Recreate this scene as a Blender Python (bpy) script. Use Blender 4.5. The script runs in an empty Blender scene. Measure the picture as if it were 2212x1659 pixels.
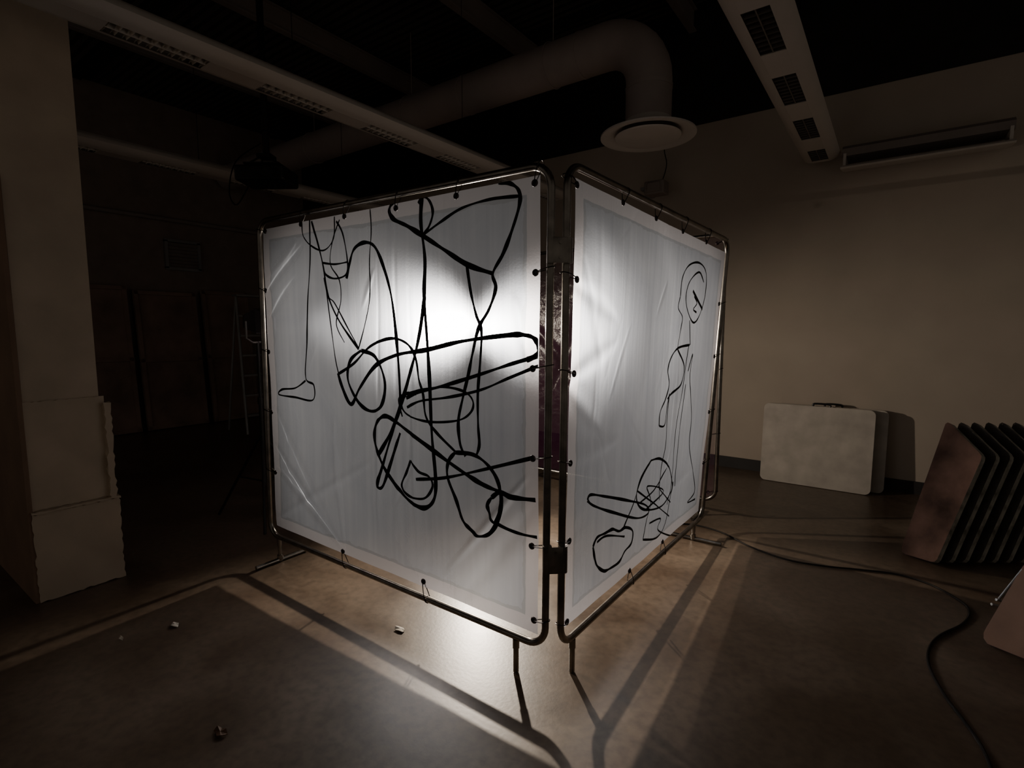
import bpy, math, random
from mathutils import Vector, Matrix
random.seed(4)
V=Vector
# ------------------------------------------------------------------ camera
F=1130.0; CX,CY=1106.0,829.5
CAM=V((0,0,1.4)); HEAD=math.radians(36); PITCH=math.atan(117/1130)
fwd=V((-math.sin(HEAD)*math.cos(PITCH), math.cos(HEAD)*math.cos(PITCH), -math.sin(PITCH)))
rgt=V((math.cos(HEAD),math.sin(HEAD),0)); upv=rgt.cross(fwd)
cd=bpy.data.cameras.new("camera"); cam=bpy.data.objects.new("camera",cd)
bpy.context.scene.collection.objects.link(cam)
cam.location=CAM; cam.rotation_euler=(math.pi/2-PITCH,0,HEAD)
cd.sensor_width=36; cd.lens=F/2212*36; cd.clip_start=.05
bpy.context.scene.camera=cam
# survey helpers: photo measurement -> point on a real plane of the room
def ray(px,py): return fwd*F+rgt*(px-CX)-upv*(py-CY)
def proj(P):
    d=P-CAM; z=d.dot(fwd); return (CX+F*d.dot(rgt)/z, CY-F*d.dot(upv)/z)
def U(px,py,ax,val):
    d=ray(px,py); return CAM+d*((val-CAM[ax])/d[ax])
def UP(px,py,P0,n):
    d=ray(px,py); return CAM+d*((P0-CAM).dot(n)/d.dot(n))
# ------------------------------------------------------------------ materials
def new_mat(n):
    m=bpy.data.materials.new(n); m.use_nodes=True; nt=m.node_tree
    return m,nt,nt.nodes["Principled BSDF"]
def mat(n,col,rough=.6,metal=0,var=.12,scale=6,bump=0,spec=.5,detail=6):
    m,nt,b=new_mat(n)
    tc=nt.nodes.new("ShaderNodeTexCoord"); no=nt.nodes.new("ShaderNodeTexNoise")
    no.inputs["Scale"].default_value=scale; no.inputs["Detail"].default_value=detail
    nt.links.new(tc.outputs["Object"],no.inputs["Vector"])
    r=nt.nodes.new("ShaderNodeValToRGB"); r.color_ramp.elements[0].position=.3; r.color_ramp.elements[1].position=.7
    r.color_ramp.elements[0].color=(*[c*(1-var) for c in col],1)
    r.color_ramp.elements[1].color=(*[min(1,c*(1+var)) for c in col],1)
    nt.links.new(no.outputs["Fac"],r.inputs["Fac"]); nt.links.new(r.outputs["Color"],b.inputs["Base Color"])
    b.inputs["Roughness"].default_value=rough; b.inputs["Metallic"].default_value=metal
    b.inputs["Specular IOR Level"].default_value=spec
    if bump:
        bn=nt.nodes.new("ShaderNodeBump"); bn.inputs["Strength"].default_value=bump; bn.inputs["Distance"].default_value=.02
        nt.links.new(no.outputs["Fac"],bn.inputs["Height"]); nt.links.new(bn.outputs["Normal"],b.inputs["Normal"])
    return m
M_wall=mat("painted_block",(.49,.42,.35),.8,var=.05,scale=3,bump=.03,spec=.2)
M_dark=mat("dark_steel",(.022,.021,.021),.8,var=.2)
M_col=mat("column_paint",(.56,.46,.35),.8,var=.10,scale=5,bump=.08)
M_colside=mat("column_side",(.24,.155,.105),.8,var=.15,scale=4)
M_fix=mat("white_enamel",(.58,.53,.48),.45,var=.03)
M_duct=mat("duct_paint",(.36,.305,.285),.6,var=.08,scale=4)
M_joist=mat("joist_paint",(.26,.22,.20),.7,var=.08,scale=4)
M_diff=mat("diffuser_paint",(.66,.61,.57),.5,var=.03)
M_black=mat("black_plastic",(.012,.012,.013),.4,var=.1)
M_lamp=mat("lamp_metal",(.12,.11,.13),.3,.8,var=.1)
M_tube=mat("galvanised_tube",(.22,.205,.185),.28,1,var=.35,scale=14)
M_ink=mat("black_paint",(.004,.004,.005),.6,var=.1,spec=.2)
M_wire=mat("dark_wire",(.05,.045,.045),.35,1)
M_grom=mat("grommet_metal",(.06,.05,.05),.3,1)
M_table=mat("table_plastic",(.54,.49,.43),.55,var=.16,scale=7,detail=9)
M_tabledk=mat("table_frame",(.06,.06,.06),.5)
M_boardr=mat("stained_board",(.15,.088,.068),.8,var=.7,scale=4,detail=14,spec=.15)
M_boardg=mat("board_edge",(.30,.29,.25),.7,var=.6,scale=16,spec=.2)
M_boardd=mat("board_dark",(.08,.070,.060),.8,var=.5,spec=.2)
M_wood=mat("brown_tabletop",(.17,.10,.07),.7,var=.15,scale=5,spec=.2)
M_cable=mat("cable_rubber",(.016,.013,.011),.7,spec=.2)
M_paper=mat("paper",(.6,.55,.48),.7)
M_leaf=mat("leaf",(.10,.05,.02),.7)
M_canvas=mat("old_canvas",(.28,.19,.155),.8,var=.3,scale=3)
M_alu=mat("aluminium",(.30,.30,.30),.5,.6)
M_base=mat("rubber_base",(.03,.028,.027),.6)
# made-up tinted film, clear so the side lamp reaches the back wall
M_film=bpy.data.materials.new("clear_tinted_film"); M_film.use_nodes=True; nt=M_film.node_tree; b=nt.nodes["Principled BSDF"]
b.inputs["Base Color"].default_value=(.06,.015,.045,1); b.inputs["Roughness"].default_value=.28; b.inputs["Specular IOR Level"].default_value=.5
tc=nt.nodes.new("ShaderNodeTexCoord"); no=nt.nodes.new("ShaderNodeTexNoise"); no.inputs["Scale"].default_value=6; no.inputs["Detail"].default_value=4
nt.links.new(tc.outputs["Object"],no.inputs["Vector"]); bn=nt.nodes.new("ShaderNodeBump"); bn.inputs["Strength"].default_value=.8; bn.inputs["Distance"].default_value=.03
nt.links.new(no.outputs["Fac"],bn.inputs["Height"]); nt.links.new(bn.outputs["Normal"],b.inputs["Normal"])
tp=nt.nodes.new("ShaderNodeBsdfTransparent"); ms=nt.nodes.new("ShaderNodeMixShader"); ms.inputs[0].default_value=.68
nt.links.new(b.outputs[0],ms.inputs[1]); nt.links.new(tp.outputs[0],ms.inputs[2]); nt.links.new(ms.outputs[0],nt.nodes["Material Output"].inputs["Surface"])
# floor
M_floor,nt,b=new_mat("polished_concrete")
tc=nt.nodes.new("ShaderNodeTexCoord")
def noise(sc,det,dist=0):
    n=nt.nodes.new("ShaderNodeTexNoise"); n.inputs["Scale"].default_value=sc; n.inputs["Detail"].default_value=det
    n.inputs["Distortion"].default_value=dist; nt.links.new(tc.outputs["Object"],n.inputs["Vector"]); return n
n1=noise(1.7,10,1.0); n2=noise(26,9); n3=noise(60,4)
r1=nt.nodes.new("ShaderNodeValToRGB"); e=r1.color_ramp.elements
e[0].position=.34; e[0].color=(.088,.060,.041,1); e[1].position=.68; e[1].color=(.178,.134,.098,1)
nt.links.new(n1.outputs["Fac"],r1.inputs["Fac"])
r2=nt.nodes.new("ShaderNodeValToRGB"); e=r2.color_ramp.elements
e[0].position=.3; e[0].color=(.7,.7,.7,1); e[1].position=.6; e[1].color=(1.05,1.05,1.05,1)
nt.links.new(n2.outputs["Fac"],r2.inputs["Fac"])
mx=nt.nodes.new("ShaderNodeMix"); mx.data_type='RGBA'; mx.blend_type='MULTIPLY'; mx.inputs[0].default_value=.9
nt.links.new(r1.outputs["Color"],mx.inputs[6]); nt.links.new(r2.outputs["Color"],mx.inputs[7])
nt.links.new(mx.outputs[2],b.inputs["Base Color"])
mr=nt.nodes.new("ShaderNodeMapRange"); mr.inputs[3].default_value=.24; mr.inputs[4].default_value=.45
nt.links.new(n1.outputs["Fac"],mr.inputs[0]); nt.links.new(mr.outputs[0],b.inputs["Roughness"]); b.inputs["Specular IOR Level"].default_value=.5
bn=nt.nodes.new("ShaderNodeBump"); bn.inputs["Strength"].default_value=.03; bn.inputs["Distance"].default_value=.01
nt.links.new(n3.outputs["Fac"],bn.inputs["Height"]); nt.links.new(bn.outputs["Normal"],b.inputs["Normal"])
# ceiling deck
M_ceil,nt,b=new_mat("steel_deck")
tc=nt.nodes.new("ShaderNodeTexCoord"); w=nt.nodes.new("ShaderNodeTexWave"); w.inputs["Scale"].default_value=3.2; w.bands_direction='Y'
nt.links.new(tc.outputs["Object"],w.inputs["Vector"])
b.inputs["Base Color"].default_value=(.08,.072,.068,1); b.inputs["Roughness"].default_value=.8
bn=nt.nodes.new("ShaderNodeBump"); bn.inputs["Strength"].default_value=1; bn.inputs["Distance"].default_value=.05
nt.links.new(w.outputs["Fac"],bn.inputs["Height"]); nt.links.new(bn.outputs["Normal"],b.inputs["Normal"])
# translucent curtain
def sheet_mat():
    m=bpy.data.materials.new("translucent_sheet"); m.use_nodes=True; nt=m.node_tree; N=nt.nodes; L=nt.links
    N.remove(N["Principled BSDF"]); out=N["Material Output"]
    uv=N.new("ShaderNodeUVMap"); uv.uv_map="UVMap"; sx=N.new("ShaderNodeSeparateXYZ"); L.new(uv.outputs[0],sx.inputs[0])
    def mth(op,a,b=None):
        n=N.new("ShaderNodeMath"); n.operation=op
        for i,v in enumerate((a,b)):
            if v is None: continue
            if isinstance(v,(int,float)): n.inputs[i].default_value=v
            else: L.new(v,n.inputs[i])
        return n.outputs[0]
    u,v=sx.outputs[0],sx.outputs[1]
    uv2=N.new("ShaderNodeUVMap"); uv2.uv_map="far"; s2=N.new("ShaderNodeSeparateXYZ"); L.new(uv2.outputs[0],s2.inputs[0])
    e=mth('MINIMUM',mth('MINIMUM',u,v),mth('MINIMUM',s2.outputs[0],s2.outputs[1]))
    no=N.new("ShaderNodeTexNoise"); no.inputs["Scale"].default_value=11; no.inputs["Detail"].default_value=6; L.new(uv.outputs[0],no.inputs["Vector"])
    e2=mth('ADD',e,mth('MULTIPLY',mth('SUBTRACT',no.outputs[0],.5),.012))
    hem=mth('LESS_THAN',e2,.060)
    seam=mth('MULTIPLY',mth('GREATER_THAN',e2,.060),mth('LESS_THAN',mth('ADD',e2,mth('MULTIPLY',mth('SUBTRACT',no.outputs[0],.5),.04)),.074))
    mp=N.new("ShaderNodeMapping"); mp.inputs["Scale"].default_value=(26,.6,1); L.new(uv.outputs[0],mp.inputs[0])
    st=N.new("ShaderNodeTexNoise"); st.inputs["Scale"].default_value=1; st.inputs["Detail"].default_value=3; L.new(mp.outputs[0],st.inputs["Vector"])
    cl=N.new("ShaderNodeTexNoise"); cl.inputs["Scale"].default_value=2.0; cl.inputs["Detail"].default_value=7; cl.inputs["Distortion"].default_value=1.2; L.new(uv.outputs[0],cl.inputs["Vector"])
    fac=mth('ADD',mth('MULTIPLY',st.outputs[0],.45),mth('MULTIPLY',cl.outputs[0],.55))
    r=N.new("ShaderNodeValToRGB"); r.color_ramp.elements[0].position=.32; r.color_ramp.elements[1].position=.68
    r.color_ramp.elements[0].color=(.46,.52,.64,1); r.color_ramp.elements[1].color=(.60,.665,.79,1)
    L.new(fac,r.inputs[0])
    def mixc(f,a,bc):
        n=N.new("ShaderNodeMix"); n.data_type='RGBA'; L.new(f,n.inputs[0]); L.new(a,n.inputs[6]); n.inputs[7].default_value=bc; return n.outputs[2]
    c=mixc(hem,r.outputs[0],(.68,.70,.80,1)); c=mixc(seam,c,(.46,.51,.60,1))
    dk=N.new("ShaderNodeMix"); dk.data_type='RGBA'; dk.blend_type='MULTIPLY'; dk.inputs[0].default_value=1; L.new(c,dk.inputs[6]); dk.inputs[7].default_value=(.40,.40,.40,1)
    wv=N.new("ShaderNodeTexNoise"); wv.inputs["Scale"].default_value=90; wv.inputs["Detail"].default_value=2; L.new(uv.outputs[0],wv.inputs["Vector"])
    hb=mth('ADD',fac,mth('MULTIPLY',wv.outputs[0],.06))
    bp=N.new("ShaderNodeBump"); bp.inputs["Strength"].default_value=.15; bp.inputs["Distance"].default_value=.02; L.new(hb,bp.inputs["Height"])
    tr=N.new("ShaderNodeBsdfTranslucent"); df=N.new("ShaderNodeBsdfDiffuse"); tp=N.new("ShaderNodeBsdfTransparent"); gl=N.new("ShaderNodeBsdfGlossy")
    for n in (tr,df): L.new(dk.outputs[2],n.inputs["Color"]); L.new(bp.outputs[0],n.inputs["Normal"])
    def rfr(ior,rough):
        n=N.new("ShaderNodeBsdfRefraction"); L.new(c,n.inputs["Color"]); L.new(bp.outputs[0],n.inputs["Normal"]); n.inputs["Roughness"].default_value=rough; n.inputs["IOR"].default_value=ior; return n.outputs[0]
    L.new(bp.outputs[0],gl.inputs["Normal"]); gl.inputs["Roughness"].default_value=.3; gl.inputs["Color"].default_value=(.9,.92,1,1)
    def mixs(f,a,b2):
        n=N.new("ShaderNodeMixShader"); n.inputs[0].default_value=f; L.new(a,n.inputs[1]); L.new(b2,n.inputs[2]); return n.outputs[0]
    rf=mixs(.5,rfr(1.12,.70),rfr(1/1.12,.70)); rf2=mixs(.5,rfr(1.30,.58),rfr(1/1.30,.58)); rf=mixs(.6,rf,rf2)
    s=mixs(.32,tr.outputs[0],df.outputs[0]); s=mixs(.5,s,rf); s=mixs(.05,s,gl.outputs[0]); s=mixs(.04,s,tp.outputs[0])
    L.new(s,out.inputs["Surface"]); return m
M_sheet=sheet_mat()
def emis(n,col,st):
    m,nt,b=new_mat(n); b.inputs["Base Color"].default_value=(.8,.8,.8,1)
    b.inputs["Emission Color"].default_value=(*col,1); b.inputs["Emission Strength"].default_value=st; return m
M_glow=emis("lamp_glass",(1,.93,.84),6)
# ------------------------------------------------------------------ object builders
WL={}
def link(o): bpy.context.scene.collection.objects.link(o)
def tag(o,label=None,cat=None,group=None,kind=None):
    if label: o["label"]=label
    if cat: o["category"]=cat
    if group: o["group"]=group
    if kind: o["kind"]=kind
    return o
def empty(name,loc,label,cat,**k):
    o=bpy.data.objects.new(name,None); o.empty_display_size=.1; o.location=loc; link(o); WL[o.name]=V(loc); return tag(o,label,cat,**k)
def mk(name,geo,m,parent=None,smooth=False,**k):
    vs,fs=geo[0],geo[1]; mi=geo[2] if len(geo)>2 else None
    vs=[V(v) for v in vs]
    lo=V([min(v[i] for v in vs) for i in range(3)]); hi=V([max(v[i] for v in vs) for i in range(3)])
    c=(lo+hi)/2
    if parent is None: c.z=lo.z
    me=bpy.data.meshes.new(name); me.from_pydata([v-c for v in vs],[],fs); me.update()
    for mm in (m if isinstance(m,(list,tuple)) else [m]): me.materials.append(mm)
    if mi:
        for p,i in zip(me.polygons,mi): p.material_index=i
    if smooth:
        me.polygons.foreach_set("use_smooth",[True]*len(me.polygons))
        me.set_sharp_from_angle(angle=math.radians(40))
    o=bpy.data.objects.new(name,me); link(o); WL[o.name]=c
    if parent is not None: o.parent=parent; o.location=c-WL[parent.name]
    else: o.location=c
    return tag(o,k.get('label'),k.get('cat'),k.get('group'),k.get('kind'))
def join(*gs):
    vs=[];fs=[];mi=[];has=any(len(g)>2 for g in gs)
    for g in gs:
        b=len(vs); vs+=list(g[0]); fs+=[[i+b for i in f] for f in g[1]]
        mi+=list(g[2]) if len(g)>2 else [0]*len(g[1])
    return (vs,fs,mi) if has else (vs,fs)
def xf(g,M): return (([M@V(v) for v in g[0]],)+tuple(g[1:]))
def box(c,s,bev=0.0):
    x,y,z=[a/2 for a in s]
    if bev<=0:
        vs=[V(c)+V((i*x,j*y,k*z)) for i in(-1,1) for j in(-1,1) for k in(-1,1)]
        return (vs,[[0,1,3,2],[4,6,7,5],[0,4,5,1],[2,3,7,6],[0,2,6,4],[1,5,7,3]])
    import bmesh
    bm=bmesh.new(); bmesh.ops.create_cube(bm,size=1)
    for v in bm.verts: v.co=V((v.co.x*s[0],v.co.y*s[1],v.co.z*s[2]))
    bmesh.ops.bevel(bm,geom=bm.edges[:],offset=bev,segments=3,affect='EDGES',profile=.5)
    bm.verts.index_update(); r=([v.co+V(c) for v in bm.verts],[[v.index for v in f.verts] for f in bm.faces]); bm.free(); return r
def raggedbox(c,s,a=.005,cuts=22):
    import bmesh
    bm=bmesh.new(); bmesh.ops.create_cube(bm,size=1)
    for v in bm.verts: v.co=V((v.co.x*s[0],v.co.y*s[1],v.co.z*s[2]))
    long=[e for e in bm.edges if e.calc_length()>.2]
    bmesh.ops.subdivide_edges(bm,edges=long,cuts=cuts,use_grid_fill=True)
    for v in bm.verts:
        e=[abs(abs(v.co[i])-s[i]/2)<1e-4 for i in range(3)]
        if sum(e)>=2:
            v.co+=V((0,random.uniform(-a,a*.3)*(1 if v.co.y>0 else -1) if e[1] else 0,random.uniform(-a,a*.3)*(1 if v.co.z>0 else -1) if e[2] else 0))
    bm.verts.index_update(); r=([v.co+V(c) for v in bm.verts],[[v.index for v in f.verts] for f in bm.faces]); bm.free(); return r
def sweep(pts,r,closed=False,n=10,cap=True):
    pts=[V(p) for p in pts]; m=len(pts); vs=[];fs=[]
    rr=r if isinstance(r,(list,tuple)) else [r]*m
    def tan(i):
        if closed: return (pts[(i+1)%m]-pts[i-1]).normalized()
        return (pts[min(i+1,m-1)]-pts[max(i-1,0)]).normalized()
    t=tan(0); a=V((0,0,1)) if abs(t.z)<.9 else V((1,0,0)); nrm=(a-t*a.dot(t)).normalized()
    for i in range(m):
        t=tan(i); nrm=(nrm-t*nrm.dot(t)).normalized(); bi=t.cross(nrm)
        for k in range(n):
            an=2*math.pi*k/n; vs.append(pts[i]+(nrm*math.cos(an)+bi*math.sin(an))*rr[i])
    for i in range(m if closed else m-1):
        for k in range(n):
            a0=i*n+k; a1=i*n+(k+1)%n; j=(i+1)%m
            fs.append([a0,a1,j*n+(k+1)%n,j*n+k])
    if not closed and cap: fs.append(list(range(n))[::-1]); fs.append([(m-1)*n+k for k in range(n)])
    return (vs,fs)
def cyl(a,b,r,n=14): return sweep([a,b],r,n=n)
def revolve(prof,c,n=40):
    vs=[];fs=[];m=len(prof)
    for k in range(n):
        an=2*math.pi*k/n
        for r,z in prof: vs.append(V((c[0]+r*math.cos(an),c[1]+r*math.sin(an),c[2]+z)))
    for k in range(n):
        for i in range(m-1):
            a=k*m+i; b2=((k+1)%n)*m+i; fs.append([a,b2,b2+1,a+1])
    return (vs,fs)
def cr(pts,sub=6,closed=False):
    pts=[V(p) for p in pts]; out=[]; m=len(pts)
    for i in range(m if closed else m-1):
        if closed: p0,p1,p2,p3=pts[i-1],pts[i],pts[(i+1)%m],pts[(i+2)%m]
        else: p0,p1,p2,p3=pts[max(i-1,0)],pts[i],pts[i+1],pts[min(i+2,m-1)]
        for k in range(sub):
            t=k/sub; out.append(.5*((2*p1)+(p2-p0)*t+(2*p0-5*p1+4*p2-p3)*t*t+(3*p1-p0-3*p2+p3)*t**3))
    if not closed: out.append(pts[-1])
    return out
def prism(poly,off):
    n=len(poly); vs=[V(p) for p in poly]+[V(p)+off for p in poly]
    fs=[list(range(n))[::-1],[i+n for i in range(n)]]+[[i,(i+1)%n,(i+1)%n+n,i+n] for i in range(n)]
    return (vs,fs)
# ------------------------------------------------------------------ room shell (front and right side left open to let the world fill in)
X0,X1,Y0,Y1,ZC=-8.6,3.4,-3.2,5.56,4.6
def slab(name,lo,hi,m,):
    c=[(a+b)/2 for a,b in zip(lo,hi)]; s=[b-a for a,b in zip(lo,hi)]
    return mk(name,box(c,s),m,kind="structure")
slab("floor",(X0-.2,Y0-.2,-.15),(X1+.2,Y1+.2,0),M_floor)
slab("ceiling",(X0-.2,Y0-.2,ZC),(X1+.2,Y1+.2,ZC+.15),M_ceil)
slab("wall_back",(X0,Y1,0),(X1,Y1+.15,3.45),M_wall)
slab("trim_1",(X0,Y1-.02,3.45),(X1,Y1+.15,ZC),M_dark)
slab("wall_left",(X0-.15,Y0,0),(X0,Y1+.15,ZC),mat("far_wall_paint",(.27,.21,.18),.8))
slab("baseboard_back",(X0,Y1-.012,0),(X1,Y1,.11),M_base)
ti=2
for x in (-6.7,-5.1,-3.45,-1.8,-.2,1.5):
    g=join(box((x,1.2,4.35),(.07,8.7,.015)),box((x,1.2,4.55),(.07,8.7,.015)),box((x,1.2,4.45),(.012,8.7,.19)))
    mk("trim_%d"%ti,g,M_joist,kind="structure"); ti+=1
for y in (-.5,2.4,5.0):
    mk("trim_%d"%ti,box((-2.6,y,4.575),(11.9,.1,.04)),M_dark,kind="structure"); ti+=1
mk("trim_%d"%ti,cyl((X0+.05,-1,2.98),(X0+.05,5.5,2.98),.03),M_joist,None,smooth=True,kind="structure")
# ------------------------------------------------------------------ column
col=empty("column",(-3.9,.82,0),"beige painted column with boxed plywood base cladding","column",kind="structure")
mk("shaft",box((-3.96,.81,2.3),(.94,.31,4.58)),M_col,col)
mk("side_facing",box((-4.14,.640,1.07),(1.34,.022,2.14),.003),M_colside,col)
mk("cladding",raggedbox((-3.487,.815,.76),(.012,.345,.56),.005),M_col,col)
mk("cladding_batten",raggedbox((-3.468,.990,.74),(.03,.035,.54),.009),M_col,col)
mk("base_box",join(raggedbox((-3.480,.83,.235),(.030,.375,.465),.007),raggedbox((-3.474,.83,.472),(.040,.382,.014),.005)),M_col,col)
# ------------------------------------------------------------------ screens
class Patch:
    def __init__(s,bl,br,tr,tl):
        s.c=[V(p) for p in(bl,br,tr,tl)]; s.W=(s.c[1]-s.c[0]).length; s.H=(s.c[3]-s.c[0]).length
        s.n=(s.c[1]-s.c[0]).cross(s.c[3]-s.c[0]).normalized()
    def at(s,u,v):
        a,b,c,d=s.c; return a*(1-u)*(1-v)+b*u*(1-v)+c*u*v+d*(1-u)*v
    def inv(s,px,py):
        u=v=.5
        for _ in range(25):
            p=proj(s.at(u,v)); pu=proj(s.at(u+1e-4,v)); pv=proj(s.at(u,v+1e-4))
            a,b=(pu[0]-p[0])*1e4,(pv[0]-p[0])*1e4; c,d=(pu[1]-p[1])*1e4,(pv[1]-p[1])*1e4
            ex,ey=px-p[0],py-p[1]; D=a*d-b*c
            u+=(d*ex-b*ey)/D; v+=(-c*ex+a*ey)/D
        return u,v
R=.0145
def rrect(P,rad=.085,seg=8):
    w,h=P.W,P.H; pts=[]
    for cx,cy,a0 in((w-rad,rad,-90),(w-rad,h-rad,0),(rad,h-rad,90),(rad,rad,180)):
        for k in range(seg+1):
            a=math.radians(a0+90*k/seg); pts.append(P.at((cx+rad*math.cos(a))/w,(cy+rad*math.sin(a))/h))
    full=[]
    for i,p in enumerate(pts):
        q=pts[(i+1)%len(pts)]; full.append(p)
        if (q-p).length>.3:
            for k in range(1,8): full.append(p.lerp(q,k/8))
    return full
def screen(P,S,label,cs,grommets,strokes,legs,feet,extra=(),wscale=1.05,sheetmat=None,pat=1,fold=1.0):
    base=P.at(.5,0); base.z=0
    root=empty("welding_screen",base,label,"screen",group="plastic panel screens")
    mk("frame",sweep(rrect(P),R,closed=True,n=14),M_tube,root,smooth=True)
    rnd=random.Random(11); fine=[]
    for _ in range(26):
        x,y=rnd.random(),rnd.random(); an=rnd.choice([1.57,1.5,1.62,.8,2.3,1.1,2.0]); l=rnd.uniform(.08,.3)
        fine.append(((x,y),(x+l*math.cos(an),y+l*math.sin(an)),rnd.uniform(-.003,.003),rnd.uniform(.006,.012)))
    def disp(u,v):
        d=.004*math.sin(5*u+2*v)+.003*math.sin(9*v-4*u+1)+.0010*math.sin(31*u+3*math.sin(7*v))+.0010*math.sin(23*v+5*u+2*math.sin(9*u))
        for k,(a,b2,amp,wd) in enumerate(cs+fine):
            ax,ay=a; bx,by=b2; dx,dy=bx-ax,by-ay; L2=dx*dx+dy*dy
            t=max(0,min(1,((u-ax)*dx+(v-ay)*dy)/L2)); q=math.hypot(u-ax-t*dx,v-ay-t*dy)
            if q>3*wd: continue
            w2=wd*(.5+.5*math.sin(math.pi*t))*.75
            d+=(fold if k<len(cs) else 1)*amp*math.exp(-(q/w2)**2)*math.sin(math.pi*min(1,max(0,t*.96+.02)))**.6
        return d*pat
    def sp(u,v,o=0): return S.at(u,v)+S.n*(disp(u,v)+o)
    NG=230; vs=[];fs=[]
    for j in range(NG+1):
        for i in range(NG+1): vs.append(sp(i/NG,j/NG))
    for j in range(NG):
        for i in range(NG):
            a=j*(NG+1)+i; fs.append([a,a+1,a+NG+2,a+NG+1])
    o=mk("sheet",(vs,fs),sheetmat or M_sheet,root,smooth=False)
    o.data.polygons.foreach_set("use_smooth",[True]*len(o.data.polygons))
    u1=o.data.uv_layers.new(name="UVMap"); u2=o.data.uv_layers.new(name="far")
    for lp in o.data.loops:
        i=lp.vertex_index; a,b2=(i%(NG+1))/NG,(i//(NG+1))/NG
        u1.data[lp.index].uv=(a*S.W,b2*S.H); u2.data[lp.index].uv=((1-a)*S.W,(1-b2)*S.H)
    gs=[]
    def ribbon(pts,w,off=.005):
        c=cr([(p[0]*S.W,p[1]*S.H,0) for p in pts],8); m=len(c); vs=[];fs=[]
        for i in range(m):
            t=(c[min(i+1,m-1)]-c[max(i-1,0)]).normalized(); nn=V((-t.y,t.x,0)); ww=w*(.5+.10*math.sin(i*.37)+.05*math.sin(i*.9))
            for sgn in(-1,1):
                q=c[i]+nn*ww*sgn; vs.append(sp(min(1,max(0,q.x/S.W)),min(1,max(0,q.y/S.H)),off))
        for i in range(m-1): fs.append([2*i,2*i+2,2*i+3,2*i+1])
        return (vs,fs)
    for w,pts in strokes: gs.append(ribbon([S.inv(*p) for p in pts],w*wscale))
    for w,pts in extra: gs.append(ribbon(pts,w))
    if gs: mk("line_drawing",join(*gs),M_ink,o)
    for (u,v,side) in grommets:
        c=sp(u,v,.004); ex=(S.c[1]-S.c[0]).normalized(); ey=V((0,0,1))
        ring=[c+(ex*math.cos(a)+ey*math.sin(a))*.0095 for a in[2*math.pi*k/14 for k in range(14)]]
        disc=[c+(ex*math.cos(a)+ey*math.sin(a))*.008-S.n*.002 for a in[2*math.pi*k/14 for k in range(14)]]
        mk("grommet",join(sweep(ring,.0045,closed=True,n=8),(disc,[list(range(14))])),M_grom,root,smooth=True)
        uu,vv=P.inv(*proj(c))
        if side=='T': tp=P.at(uu+.012,1)
        elif side=='B': tp=P.at(uu+.012,0)
        elif side=='L': tp=P.at(0,vv+.008)
        else: tp=P.at(1,vv+.008)
        dr=(tp-c).normalized(); nn=P.n
        loop=[c, c+dr*.01+nn*.008]
        loop+= [tp-dr*.004+nn*(R+.003), tp+dr*(R+.003)+nn*.004, tp+dr*(R)-nn*.01, tp-nn*(R+.003), c-nn*.004]
        mk("tie_wire",sweep(cr(loop,4),.0021,n=6),M_wire,root,smooth=True)
    for x in legs:
        p=P.at(x,0); mk("leg",join(cyl(p,(p.x,p.y,.004),.0115),cyl(p+V((0,0,-.012)),(p.x,p.y,p.z-.05),.014)),M_tube,root,smooth=True)
    ax=V((S.n.x,S.n.y,0)).normalized()
    for x,a,b2 in feet:
        p=P.at(x,0); p.z=.013
        mk("foot",join(cyl(p-ax*a,p+ax*b2,.0125),cyl(p+V((0,0,-.005)),p+V((0,0,.03)),.017)),M_tube,root,smooth=True)
    return root,disp
YL,XR=1.642,-.985
PL=Patch(U(586,1153,1,YL),U(1177,1400,1,YL),U(1192,352,1,YL),U(559,479,1,YL))
PR=Patch(U(1210,1398,1,1.68),U(1516,1116,1,3.64),U(1573,520,1,3.64),U(1226,350,1,1.68))
def sheetpatch(P,q):
    pts=[]
    for px,py in q:
        u,v=P.inv(px,py); pts.append(P.at(u,v))
    return Patch(*pts)
SL=sheetpatch(PL,[(599,1134),(1160,1372),(1168,378),(569,496)])
SR=sheetpatch(PR,[(1216,1356),(1510,1104),(1566,545),(1242,384)])
T,Mw,t_=.019,.013,.008
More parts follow.
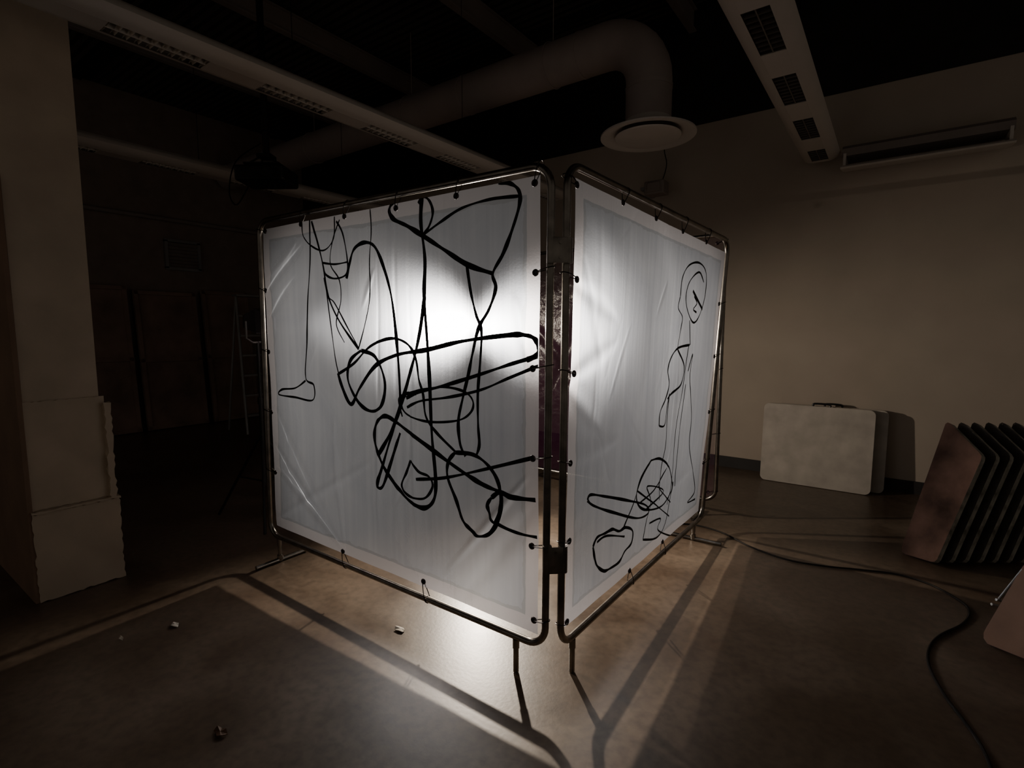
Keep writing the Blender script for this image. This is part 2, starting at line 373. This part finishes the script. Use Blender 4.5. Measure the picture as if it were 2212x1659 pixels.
left_strokes=[
(T,[(913,425),(910,480),(918,560),(916,640),(922,740),(930,850),(935,950),(942,1040),(937,1082),(915,1097),(885,1080),(855,1043),(828,1000),(812,950),(815,915),(830,899),(852,908),(900,945),(960,990),(1010,1025),(1045,1047),(1080,1062),(1110,1074),(1158,1080)]),
(T,[(917,640),(905,720),(885,810),(866,875),(845,935),(820,982)]),
(T,[(868,430),(850,438),(842,456),(852,474),(880,488),(915,510),(960,540),(1010,572),(1065,591)]),
(Mw,[(905,440),(916,425),(930,436),(936,460),(928,488),(915,508)]),
(.015,[(1078,394),(1104,397),(1122,412),(1124,440),(1108,495),(1088,548),(1065,591),(1071,622),(1056,668),(1034,708),(1022,760),(1012,810),(1000,860),(991,910),(996,960),(1008,985)]),
(.011,[(1122,424),(1060,431),(1000,450),(955,478),(917,506)]),
(Mw,[(1008,573),(1016,630),(1028,680),(1040,715),(1038,780),(1033,850),(1034,915),(1037,960),(1030,985)]),
(.018,[(1140,778),(1160,768),(1166,752),(1158,733),(1138,724),(1100,724),(1000,737),(920,756),(860,766),(812,790),(778,838),(760,873),(741,840),(732,806)]),
(.014,[(1164,770),(1110,785),(1040,808),(970,830),(905,848),(878,860)]),
(.011,[(1166,790),(1100,817),(1040,842),(970,858),(910,866),(880,880)]),
(.010,[(878,852),(910,842),(960,836),(1003,846),(1022,866),(1018,890),(990,908),(930,911),(885,898),(868,876),(878,852)]),
(.017,[(780,757),(812,772),(832,825),(825,875),(803,888),(775,868),(753,822),(757,780),(780,757)]),
(.013,[(732,808),(765,785),(800,748),(845,731),(880,744),(897,775),(905,820),(915,852),(922,900),(945,935),(985,975)]),
(.016,[(750,602),(758,565),(768,537),(790,524),(812,535),(832,585),(846,645),(855,720),(862,800),(866,880)]),
(.010,[(671,475),(673,560),(668,650),(665,740),(662,815),(680,832),(678,864),(640,858),(605,852),(612,841),(640,838),(662,822)]),
(.012,[(675,478),(690,530),(702,580),(712,640),(735,695),(775,755)]),
(t_,[(703,600),(712,640),(725,655),(750,705),(775,752)]),
(t_,[(706,602),(716,700),(727,780),(741,832),(757,870)]),
(.010,[(728,478),(742,505),(752,560),(750,592),(726,602),(706,592),(699,565)]),
(.009,[(699,568),(725,571),(753,566)]),
(.008,[(724,468),(722,515),(702,541),(676,532),(658,510),(655,480)]),
(.007,[(735,475),(720,520),(716,570),(735,605),(738,650),(728,700),(745,740)]),
(.007,[(800,452),(803,500),(800,560),(799,640),(788,700),(775,752)]),
(.016,[(985,977),(1025,982),(1058,1008),(1079,1050),(1080,1110),(1060,1150),(1036,1158),(1012,1140),(998,1120),(986,1080),(968,1030),(970,997),(985,977)]),
(.016,[(1062,1075),(1080,1064),(1086,1090),(1070,1130),(1057,1108),(1053,1090),(1062,1075)]),
(Mw,[(1070,1130),(1110,1150),(1160,1161)]),
(Mw,[(900,1035),(960,1032),(1050,1013),(1155,988)]),
(.012,[(889,994),(880,1020),(870,1050),(888,1072),(918,1076),(935,1052),(928,1030),(905,1018),(889,994)]),
(.017,[(866,880),(850,930),(831,1000),(818,1046),(830,1049),(850,990),(866,935)]),
(t_,[(870,900),(862,862),(880,848),(900,852)]),
]
R1,R2,R3=.0120,.0100,.0088
right_strokes=[
(R2,[(1470,640),(1474,600),(1488,573),(1510,568),(1524,590),(1523,640),(1512,680),(1498,697),(1486,672),(1482,640),(1490,608),(1510,588),(1520,610)]),
(.016,[(1497,628),(1518,668)]),(R2,[(1500,640),(1506,655),(1498,668),(1505,675)]),
(R3,[(1470,640),(1466,665),(1475,685),(1472,710),(1465,752)]),(R3,[(1490,692),(1491,745)]),
(R1,[(1490,745),(1466,752),(1450,772),(1442,800),(1445,830),(1437,862),(1425,890),(1422,920)]),
(R1,[(1465,755),(1478,790),(1470,830),(1450,850),(1441,862)]),
(R3,[(1422,920),(1434,918),(1440,880),(1446,850)]),
(R3,[(1446,850),(1440,900),(1435,960),(1425,1010),(1420,1080)]),
(R3,[(1488,748),(1475,830),(1462,900),(1455,960),(1450,1030),(1440,1090)]),
(R3,[(1480,830),(1470,900),(1464,960),(1455,1050)]),
(R2,[(1486,802),(1496,765),(1490,810),(1491,850),(1492,900),(1488,960),(1498,1020),(1501,1062),(1485,1085),(1502,1078)]),
(R1,[(1403,994),(1378,1035),(1370,1078),(1388,1100),(1428,1092),(1449,1055),(1444,1012),(1424,991),(1403,994)]),
(R1,[(1265,1080),(1272,1068),(1300,1071),(1350,1080),(1390,1090),(1396,1108),(1370,1118),(1320,1106),(1278,1092),(1265,1080)]),
(R2,[(1403,994),(1380,1035),(1362,1090),(1340,1142)]),
(.0135,[(1276,1180),(1284,1160),(1302,1150),(1318,1142),(1332,1146),(1346,1138),(1362,1146),(1360,1172),(1346,1190),(1334,1212),(1314,1226),(1300,1232),(1286,1222),(1280,1205),(1276,1180)]),
(R2,[(1284,1170),(1305,1156),(1345,1158)]),
(R3,[(1372,1060),(1400,1080),(1445,1115)]),(R3,[(1385,1165),(1392,1130),(1402,1080),(1395,1050),(1430,1060),(1390,1100)]),
(R2,[(1385,1165),(1418,1160),(1438,1122),(1452,1040)]),(R3,[(1400,1130),(1425,1120),(1420,1145),(1455,1160)]),
(R3,[(1378,1085),(1410,1058),(1438,1010),(1420,1050),(1448,1085)]),
]
def G(S,items): return [(*S.inv(x,y),sd) for x,y,sd in items]
gl=G(SL,[(652,485,'T'),(745,468,'T'),(856,450,'T'),(987,424,'T'),(1157,396,'T'),(1157,589,'R'),(1153,796,'R'),(1152,990,'R'),(1148,1180,'R'),(1153,1340,'R'),
 (915,1256,'B'),(743,1190,'B'),(577,628,'L'),(583,760,'L'),(588,890,'L'),(597,1020,'L'),(575,500,'L')])
gr=G(SR,[(1243,400,'L'),(1241,604,'L'),(1235,807,'L'),(1229,1000,'L'),(1227,1168,'L'),(1221,1342,'L'),(1343,438,'T'),(1416,472,'T'),(1474,500,'T'),(1524,523,'T'),
 (1553,657,'R'),(1541,770,'R'),(1530,890,'R'),(1520,1000,'R'),(1357,1232,'B'),(1430,1170,'B')])
def C(S,items): return [(S.inv(*a),S.inv(*b),amp,w) for a,b,amp,w in items]
crL=C(SL,[((598,960),(745,1185),.018,.018),((600,1010),(742,1183),-.014,.02),((596,880),(740,1180),.012,.02),((720,900),(745,1180),.008,.015),
 ((600,1120),(800,1000),.006,.02),((575,640),(655,530),.012,.015),((580,600),(640,520),-.010,.02),((585,690),(640,600),.010,.015),((960,1240),(1140,1030),.010,.012),((1000,1290),(1150,1100),-.006,.03),
 ((1110,640),(1150,800),.006,.02),((850,500),(860,1150),.003,.01),((815,560),(818,1180),.004,.006),((700,900),(900,1240),.005,.03),((620,880),(640,1130),.006,.02),((880,620),(900,1200),.003,.008)])
crR=C(SR,[((1225,820),(1330,740),.010,.03),((1222,830),(1300,930),-.008,.03),((1235,610),(1330,690),.009,.03),((1230,1000),(1330,950),.008,.03),((1300,1180),(1500,1010),.008,.03),
 ((1300,430),(1280,1200),.003,.02),((1240,1150),(1330,1020),.006,.03),((1260,560),(1300,820),.004,.02)])
s1,_=screen(PL,SL,"white translucent sheet laced in tube frame, bold line drawing of legs",crL,gl,left_strokes,[.93,.045],[(.045,.17,.15)],fold=.9)
s2,_=screen(PR,SR,"white translucent sheet in tube frame, thin drawing of a figure",crR,gr,right_strokes,[.05,.90],[(.90,.16,.18)],fold=.6)
Y3=3.95
P3=Patch((-1.0,Y3,.134),(-3.0,Y3,.134),(-3.0,Y3,2.07),(-1.0,Y3,2.07))
S3=Patch((-1.02,Y3,.15),(-2.98,Y3,.15),(-2.98,Y3,2.055),(-1.02,Y3,2.055))
g3=[(u,v,sd) for u,v,sd in [(.02,.02,'L'),(.02,.25,'L'),(.02,.5,'L'),(.02,.75,'L'),(.02,.98,'L'),(.5,.985,'T')]]
s3,_=screen(P3,S3,"tube frame closing the enclosure, film added clear to pass lamp light",[((.1,.1),(.4,.5),.008,.03),((.5,.9),(.75,.3),.02,.04),((.55,.4),(.95,.8),.02,.03)],g3,[],[.06,.94],[(.06,.15,.1),(.94,.15,.1)],
 sheetmat=M_film,pat=1.2)
def bracket(py0,py1):
    a=PL.at(1,PL.inv(1190,py0)[1]); b=PL.at(1,PL.inv(1190,py1)[1]); c=PR.at(0,PR.inv(1220,py0)[1])
    mid=(a+c)/2; zc=(a.z+b.z)/2; h=abs(a.z-b.z); d=(c-a); d.z=0; L=d.length+.035
    ang=math.atan2(d.y,d.x); Mx=Matrix.Translation((mid.x+.012,mid.y-.012,zc))@Matrix.Rotation(ang,4,'Z')
    g=xf(join(box((0,-.016,0),(L*.6,.004,h),.001),*[cyl((sx,-.022,sz),(sx,-.012,sz),.006,8) for sx in(0,) for sz in(-h*.3,h*.3)],
      cyl((-L*.32,0,-h/2),(-L*.32,0,h/2),.018),cyl((L*.32,0,-h/2),(L*.32,0,h/2),.018)),Mx)
    mk("bracket",g,M_tube,s1,smooth=True)
bracket(515,570); bracket(1178,1235)
# ------------------------------------------------------------------ work lamps
def lamp(name,pos,dirv,label,watts,cone,flap,tip,soft,blend):
    root=empty(name,(pos[0],pos[1],0),label,"lamp",group="work lamps on tripod stands")
    h=V((dirv[0],dirv[1],0)).normalized(); ang=math.atan2(h.y,h.x); Mx=Matrix.Translation(pos)@Matrix.Rotation(ang,4,'Z')
    o=[(.06,-.11,-.085),(.06,.11,-.085),(.06,.11,.085),(.06,-.11,.085)]; bk=[(-.05,-.07,-.05),(-.05,.07,-.05),(-.05,.07,.05),(-.05,-.07,.05)]
    ii=[(.06,-.10,-.075),(.06,.10,-.075),(.06,.10,.075),(.06,-.10,.075)]; ib=[(-.02,-.06,-.045),(-.02,.06,-.045),(-.02,.06,.045),(-.02,-.06,.045)]
    vs=[V(p) for p in o+bk+ii+ib]; fs=[]
    for k in range(4):
        n=(k+1)%4; fs+= [[k,n,4+n,4+k],[k,n,8+n,8+k],[8+k,8+n,12+n,12+k]]
    fs+=[[4,5,6,7],[12,13,14,15]]
    fins=[box((-.06,y,0),(.025,.006,.09)) for y in(-.05,-.025,0,.025,.05)]
    mk("lamp_housing",xf(join((vs,fs),*fins),Mx),M_lamp,root)
    mk("glass",xf(box((.045,0,0),(.004,.17,.125)),Mx),M_glow,root)
    ft,fl,fr=flap  # flaps added to the lamp to block spill on ceiling, wall and column
    w0,w1=.13,.17
    td=prism([(.06,-w0,.086),(.06,w0,.086),(.06+ft,w1,tip),(.06+ft,-w1,tip)],V((0,0,.003)))
    mk("added_flap",xf(td,Mx),M_lamp,root)
    for s,L in((1,fl),(-1,fr)):
        g=prism([(.06,s*.112,-.08),(.06,s*.112,.08),(.06+L,s*.112,.06),(.06+L,s*.112,-.08)],V((0,s*.003,0)))
        mk("added_flap",xf(g,Mx),M_lamp,root)
    mk("yoke",xf(sweep([(0,-.13,0),(0,-.13,-.12),(0,-.06,-.15),(0,.06,-.15),(0,.13,-.12),(0,.13,0)],.007,n=8),Mx),M_alu,root,smooth=True)
    px,py,pz=pos
    mk("pole",join(cyl((px,py,.25),(px,py,.9),.016),cyl((px,py,.88),(px,py,pz-.145),.012),cyl((px,py,.86),(px,py,.91),.022)),M_black,root,smooth=True)
    for k in range(3):
        a=ang+math.pi+k*2*math.pi/3; c,s=math.cos(a),math.sin(a)
        mk("tripod_leg",join(cyl((px+.02*c,py+.02*s,.62),(px+.38*c,py+.38*s,.012),.010),cyl((px,py,.28),(px+.20*c,py+.20*s,.31),.006)),M_black,root,smooth=True)
    ld=bpy.data.lights.new("bulb",'SPOT'); ld.energy=watts; ld.spot_size=math.radians(cone); ld.spot_blend=blend; ld.shadow_soft_size=soft; ld.color=(1,.86,.70)
    lo=bpy.data.objects.new("bulb",ld); link(lo); lo.parent=root
    p=V(pos)+h*.09; lo.location=p-WL[root.name]
    d=V(dirv).normalized(); lo.rotation_euler=d.to_track_quat('-Z','Y').to_euler()
    return root
lamp("work_lamp",(-3.10,3.68,1.44),(2.05,-1.95,-.2),"black halogen work lamp shining from inside the enclosure",430,115,(.21,.12,.13),.050,.035,.6)
lamp("work_lamp",(-3.72,1.99,1.46),(2.8,1.6,-.35),"black halogen work lamp on stand beside the screen edge",240,104,(.20,.02,.125),.020,.03,.9)
# ------------------------------------------------------------------ ceiling fixtures
mat_louv=mat("louver_metal",(.75,.69,.62),.5,var=.05)
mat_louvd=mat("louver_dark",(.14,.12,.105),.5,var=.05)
def fixture(x,y0,y1,z,op0,label,lm):
    root=empty("ceiling_light",(x,(y0+y1)/2,z),label,"light fixture",group="linear pendant lights")
    prof=[(.05,.115),(.10,.10),(.135,.07),(.143,.045),(.125,.018),(.095,.002),(.062,-.004)]
    def half(s):
        vs=[];m=len(prof)
        for y in(y0,y1):
            for a,b2 in prof: vs.append(V((x+s*a,y,z+b2)))
        return (vs,[[i,i+1,m+i+1,m+i] for i in range(m-1)])
    gs=[half(1),half(-1),box((x,(y0+y1)/2,z+.112),(.11,y1-y0,.008))]
    for y in(y0,y1):
        pf=[V((x+a,y,z+b2)) for a,b2 in prof]+[V((x-a,y,z+b2)) for a,b2 in prof[::-1]]
        gs.append((pf,[list(range(len(pf)))]))
    per,ol=.77,.46; ops=[]; y=op0
    while y-per>y0: y-=per
    while y<y1-.1:
        ops.append((max(y,y0+.05),min(y+ol,y1-.05))); y+=per
    cur=y0
    for a,b2 in ops:
        if a>cur: gs.append(box((x,(cur+a)/2,z-.002),(.125,a-cur,.005)))
        cur=b2
    gs.append(box((x,(cur+y1)/2,z-.002),(.125,max(.01,y1-cur),.005)))
    mk("housing",join(*gs),M_fix,root,smooth=True)
    for a,b2 in ops:
        n=max(2,int((b2-a)/.05)); g=[]
        for k in range(n+1):
            yy=a+(b2-a)*k/n
            g.append(([V((x-.06,yy-.012,z-.003)),V((x+.06,yy-.012,z-.003)),V((x+.06,yy,z+.03)),V((x-.06,yy,z+.03)),V((x-.06,yy+.008,z-.003)),V((x+.06,yy+.008,z-.003))],[[0,1,2,3],[3,2,5,4]]))
        g.append(box((x,(a+b2)/2,z+.014),(.006,b2-a,.034)))
        mk("louver",join(*g),lm,root)
    for yy in [y0+.4+k*1.6 for k in range(int((y1-y0)/1.6)+1)]:
        if yy<y1: mk("hanger_wire",cyl((x,yy,z+.11),(x,yy,4.59),.0025,6),M_wire,root)
    return root
fixture(-3.15,-1.6,5.2,2.85,1.01,"long white suspended linear light, unlit, beside the column",mat_louv)
fixture(-5.38,-1.2,5.2,2.86,1.15,"long white suspended linear light, unlit, beyond the projector",mat_louv)
fixture(-.60,.3,5.38,2.85,2.70,"long white suspended linear light, unlit, ending near back wall",mat_louvd)
wl=empty("wall_light",(.08,5.45,2.8),"short unlit white trough light mounted along the wall","light fixture")
L0,L1=-.44,.62
def ext(prof,x0,x1):
    m=len(prof); vs=[V((xx,a,b2)) for xx in(x0,x1) for a,b2 in prof]
    return (vs,[[i,(i+1)%m,m+(i+1)%m,m+i] for i in range(m)]+[list(range(m))[::-1],[m+i for i in range(m)]])
mk("reflector",ext([(5.20,2.73),(5.22,2.72),(5.50,2.76),(5.55,2.80),(5.55,2.83),(5.48,2.79),(5.22,2.745)],L0,L1),M_fix,wl)
mk("housing",ext([(5.30,2.84),(5.30,2.90),(5.34,2.93),(5.50,2.93),(5.56,2.93),(5.56,2.84)],L0,L1),M_joist,wl)
mk("mounting_clip",box((L0+.02,5.4,2.81),(.02,.22,.10)),M_fix,wl)
mk("mounting_clip",box((L1-.02,5.4,2.81),(.02,.22,.10)),M_fix,wl)
# ------------------------------------------------------------------ duct
du=empty("air_duct",(-1.70,4.20,2.96),"large round ventilation duct with elbow and circular diffuser","duct")
dx,dy,zh=-1.70,4.20,3.74; r=.18
path=[(-8.5,dy,zh)]; k=-8.3
while k<dx-.45: path.append((k,dy,zh)); k+=.2
for a in range(0,91,10):
    an=math.radians(a); path.append((dx-.38+.38*math.sin(an),dy,zh-.38+.38*math.cos(an)))
path+= [(dx,dy,3.28),(dx,dy,3.2),(dx,dy,3.04)]
mk("duct_pipe",sweep(path,r,n=28),M_duct,du,smooth=True)
for xx in (-2.3,-3.6,-4.9,-6.2): mk("seam_collar",sweep([(xx-.012,dy,zh),(xx+.012,dy,zh)],r+.004,n=28),M_duct,du,smooth=True)
mk("seam_collar",sweep([(dx,dy,3.33),(dx,dy,3.30)],r+.004,n=28),M_duct,du,smooth=True)
mk("diffuser",revolve([(r-.01,.12),(r+.01,.10),(r+.03,.06),(.28,.02),(.375,0),(.375,-.012),(.33,-.012),(.27,.012),(.22,.04)],(dx,dy,2.96),48),M_diff,du,smooth=True)
mk("diffuser_plate",revolve([(0,-.03),(.2,-.03),(.255,-.022),(.26,-.012),(.2,0),(0,.01)],(dx,dy,2.96),48),M_diff,du,smooth=True)
for xx in(-2.6,-4.4,-6.2): mk("duct_strap",join(sweep([(xx,dy+(r+.006)*math.cos(a),zh+(r+.006)*math.sin(a)) for a in[2*math.pi*k/24 for k in range(24)]],.005,closed=True,n=6),cyl((xx,dy,zh+r),(xx,dy,4.58),.004,6)),M_duct,du)
# ------------------------------------------------------------------ projector on pole
pj=empty("ceiling_projector",(-4.49,2.56,2.75),"black projector hanging from the ceiling on a long pole","projector")
Mx=Matrix.Translation((-4.49,2.56,2.72))@Matrix.Rotation(math.radians(35),4,'Z')
mk("projector_body",xf(box((0,0,0),(.42,.32,.13),.02),Mx),M_black,pj)
mk("projector_lens",xf(join(cyl((.08,-.16,0),(.08,-.20,0),.045),cyl((.08,-.2,0),(.08,-.205,0),.03)),Mx),M_dark,pj,smooth=True)
mk("mount_plate",join(xf(box((0,0,.09),(.3,.22,.015)),Mx),*[xf(cyl((a,b2,.065),(a*.3,b2*.3,.16),.008,6),Mx) for a in(-.15,.15) for b2 in(-.1,.1)],xf(box((0,0,.17),(.12,.12,.03)),Mx)),M_black,pj)
mk("pole",join(cyl((-4.49,2.56,2.88),(-4.49,2.56,4.59),.028),cyl((-4.49,2.56,3.1),(-4.49,2.56,3.2),.04)),M_black,pj,smooth=True)
mk("power_cord",sweep(cr([(-4.52,2.53,3.0),(-4.70,2.40,2.85),(-4.76,2.36,2.60),(-4.68,2.38,2.48),(-4.6,2.46,2.66)],6),.006,n=6),M_cable,pj,smooth=True)
wp=empty("wall_camera",(-2.05,5.4,2.8),"small grey camera unit on a wall bracket","camera")
mk("camera_body",join(box((-2.03,5.28,2.82),(.20,.16,.13),.012),box((-2.03,5.2,2.82),(.13,.04,.09),.008)),M_joist,wp)
mk("bracket",join(box((-2.2,5.45,2.86),(.06,.2,.03)),cyl((-2.2,5.38,2.86),(-2.05,5.3,2.9),.012),box((-2.2,5.545,2.86),(.1,.02,.12))),M_alu,wp)
mk("cord",sweep(cr([(-1.98,5.3,2.89),(-1.94,5.3,3.05),(-1.97,5.3,3.3),(-1.9,5.35,4.1),(-1.9,5.35,4.58)],5),.005,n=6),M_cable,wp,smooth=True)
# ------------------------------------------------------------------ folded tables
def rslab(w,h,th,rad,y):
    pts=[]
    for cx,cz,a0 in((w-rad,rad,-90),(w-rad,h-rad,0),(rad,h-rad,90),(rad,rad,180)):
        for k in range(7):
            a=math.radians(a0+15*k); pts.append((cx+rad*math.cos(a),y,cz+rad*math.sin(a)))
    return prism(pts,V((0,th,0)))
def ftable(x,y,w,h,tilt,label):
    root=empty("folding_table",(x+w/2,y,0),label,"table",group="folded tables against the wall")
    Mx=Matrix.Translation((x,y,.004))@Matrix.Rotation(-tilt,4,'X')
    mk("tabletop",xf(rslab(w,h,.035,.045,0),Mx),M_table,root,smooth=False)
    mk("tabletop",xf(rslab(w,h,.035,.045,.062),Mx),M_table,root)
    g=[box((w*.97,.048,h*f),(.03,.024,.07)) for f in(.2,.5,.8)]+[box((w*.03,.048,h*f),(.03,.024,.07)) for f in(.2,.8)]
    g+=[cyl((.06,.048,.05),(w-.06,.048,.05),.012,8),cyl((.06,.048,h-.06),(w-.06,.048,h-.06),.012,8),cyl((w-.07,.048,.06),(w-.07,.048,h-.06),.012,8)]
    mk("leg_frame",xf(join(*g),Mx),M_tabledk,root)
    mk("handle",xf(sweep(cr([(w*.46,.03,h),(w*.47,.03,h+.022),(w*.60,.03,h+.022),(w*.61,.03,h)],4),.009,n=8),Mx),M_black,root,smooth=True)
ftable(-.94,5.265,.86,.72,math.radians(4),"white folded plastic table, scuffed top facing out")
ftable(-.87,5.385,.88,.71,math.radians(4),"white folded plastic table against the wall, edge showing")
# ------------------------------------------------------------------ leaning boards
A=V((.125,4.01,0)); eh=V((.79,-.62,0)).normalized(); le=V((.179,.228,.804)).normalized(); nb=eh.cross(le).normalized()
if nb.y>0: nb=-nb
bp_=[(2042,919),(2047,916),(2054,919),(2116,982),(2120,989),(2119,997),(2024,1212),(2018,1217),(2010,1217),(1954,1200),(1948,1195),(1947,1186)]
poly=[UP(x,y,A,nb) for x,y in bp_]
mz=min(p.z for p in poly)
Rr=rgt*.085
for k in range(10):
    j=random.uniform(-.010,.010)
    off=Rr*(k+j*5*(k>0))+V((0,0,.003-mz))
    g=prism([p+off for p in poly],-nb*.034); n=len(poly)
    mk("drawing_board",(g[0],g[1],[0,1]+[2]*n),[M_boardr if k==0 else M_boardd,M_boardd,M_boardg],None,
      label=("red-brown paint-stained board heading a leaning row" if k==0 else "dark board with greenish worn edge leaning in a row"),cat="board",group="row of leaning boards")
B0=V((.42,3.045,.0)); nb2=V((-.75,-.62,.25)).normalized()
pl=[(2124,1386),(2124,1374),(2130,1362),(2209,1230),(2330,1120),(2460,1180),(2440,1480),(2330,1470),(2212,1431),(2132,1398)]
poly=[UP(x,y,B0,nb2) for x,y in pl]; mz=min(p.z for p in poly)
tb=empty("tipped_table",(poly[0].x,poly[0].y,0),"brown wooden tabletop tipped on its side on the floor","table")
mk("tabletop",prism([p+V((0,0,.003-mz)) for p in poly],-nb2*.035),M_wood,tb)
pp=[UP(x,y,B0,nb2) for x,y in[(2156,1296),(2146,1306)]]
mk("bolt",join(*[cyl(p+nb2*.01,p-nb2*.02,.006,8) for p in pp],cyl(pp[0],poly[3],.005,8)),M_alu,tb)
# ------------------------------------------------------------------ cable and litter
cp=[(1440,1130),(1500,1133),(1560,1150),(1620,1180),(1700,1208),(1780,1222),(1860,1230),(1940,1240),(2010,1262),(2075,1298),(2094,1322),(2078,1348),(2030,1372),(2007,1400),(2008,1440),(2040,1500),(2085,1560),(2125,1620),(2150,1690),(2160,1760)]
cpts=cr([(*U(x,y,2,.009).xy,.007) for x,y in cp],8)
mk("power_cable",sweep(cpts,.0058,n=8),M_cable,None,smooth=True,label="black rubber extension cord snaking across the concrete floor",cat="cable")
def scrap(px,py,s,m,label,name,cat):
    c=U(px,py,2,0); vs=[];n=9
    for k in range(n):
        a=2*math.pi*k/n; rr=s*(.6+.5*random.random()); vs.append(c+V((rr*math.cos(a)*1.5,rr*math.sin(a)*.8,.004+.012*random.random())))
    vs.append(c+V((0,0,.012))); vs2=[v+V((0,0,-.003)) for v in vs]
    fs=[[k,(k+1)%n,n] for k in range(n)]+[[n+1+(k+1)%n,n+1+k,2*n+1] for k in range(n)]+[[k,n+1+k,n+1+(k+1)%n,(k+1)%n] for k in range(n)]
    vv=vs+vs2; mzz=min(v.z for v in vv); vv=[v-V((0,0,mzz-.001)) for v in vv]
    mk(name,(vv,fs),m,None,label=label,cat=cat)
scrap(865,1362,.024,M_paper,"crumpled scrap of pale paper on the floor","paper_scrap","paper")
scrap(378,1352,.018,M_paper,"small torn pale paper scrap on the floor","paper_scrap","paper")
scrap(262,1382,.012,M_paper,"tiny pale paper scrap on the floor","paper_scrap","paper")
scrap(476,1587,.022,M_leaf,"curled dry brown leaf on the floor","dry_leaf","leaf")
# ------------------------------------------------------------------ far left wall things
for k,(y,w,h) in enumerate([(2.35,.80,2.0),(3.22,.8,1.95),(4.05,.7,2.0)]):
    Mx=Matrix.Translation((-8.30,y,.003))@Matrix.Rotation(-math.radians(6),4,'Y')
    g=join(box((0,0,h/2),(.02,w,h)),*[box((.02,sy*(w/2-.03),h/2),(.03,.05,h)) for sy in(-1,1)],*[box((.02,0,z),(.03,w,.05)) for z in(.03,h/2,h-.03)])
    mk("plywood_flat",xf(g,Mx),M_canvas,None,label="tall dark framed plywood flat leaning on the far wall",cat="board",group="plywood flats at the far wall")
def ladder(y,x,h):
    root=empty("step_ladder",(x,y,0),"aluminium step ladder standing near the far wall","ladder")
    for s in(-1,1):
        mk("rail",sweep([(x+.35,y+s*.28,.02),(x,y+s*.17,h)],.018,n=8),M_alu,root); mk("rear_rail",sweep([(x-.2,y+s*.26,.02),(x,y+s*.17,h)],.014,n=8),M_alu,root)
    for k in range(6):
        f=(k+1)/7; mk("step",box((x+.35*(1-f),y,h*f),(.09,2*(.28-.11*f),.025)),M_alu,root)
    mk("top_cap",box((x,y,h+.012),(.14,.38,.03),.005),M_alu,root)
ladder(3.75,-7.2,1.85)
vt=empty("wall_vent",(X0+.03,3.52,2.3),"square grey exhaust vent on the far wall","vent")
mk("vent_frame",join(box((X0+.03,3.52,2.69),(.05,.48,.04)),box((X0+.03,3.52,2.29),(.05,.48,.04)),box((X0+.03,3.3,2.49),(.05,.04,.4)),box((X0+.03,3.74,2.49),(.05,.04,.4))),M_alu,vt)
mk("vent_grille",join(*[xf(box((0,0,0),(.012,.4,.05)),Matrix.Translation((X0+.03,3.52,2.34+.05*k))@Matrix.Rotation(.6,4,'Y')) for k in range(7)]),M_joist,vt)
# ------------------------------------------------------------------ world: dim warm fill light, added to lift the unlit areas
w=bpy.data.worlds.new("world"); bpy.context.scene.world=w; w.use_nodes=True
bg=w.node_tree.nodes["Background"]; bg.inputs[0].default_value=(1,.85,.70,1); bg.inputs[1].default_value=.095
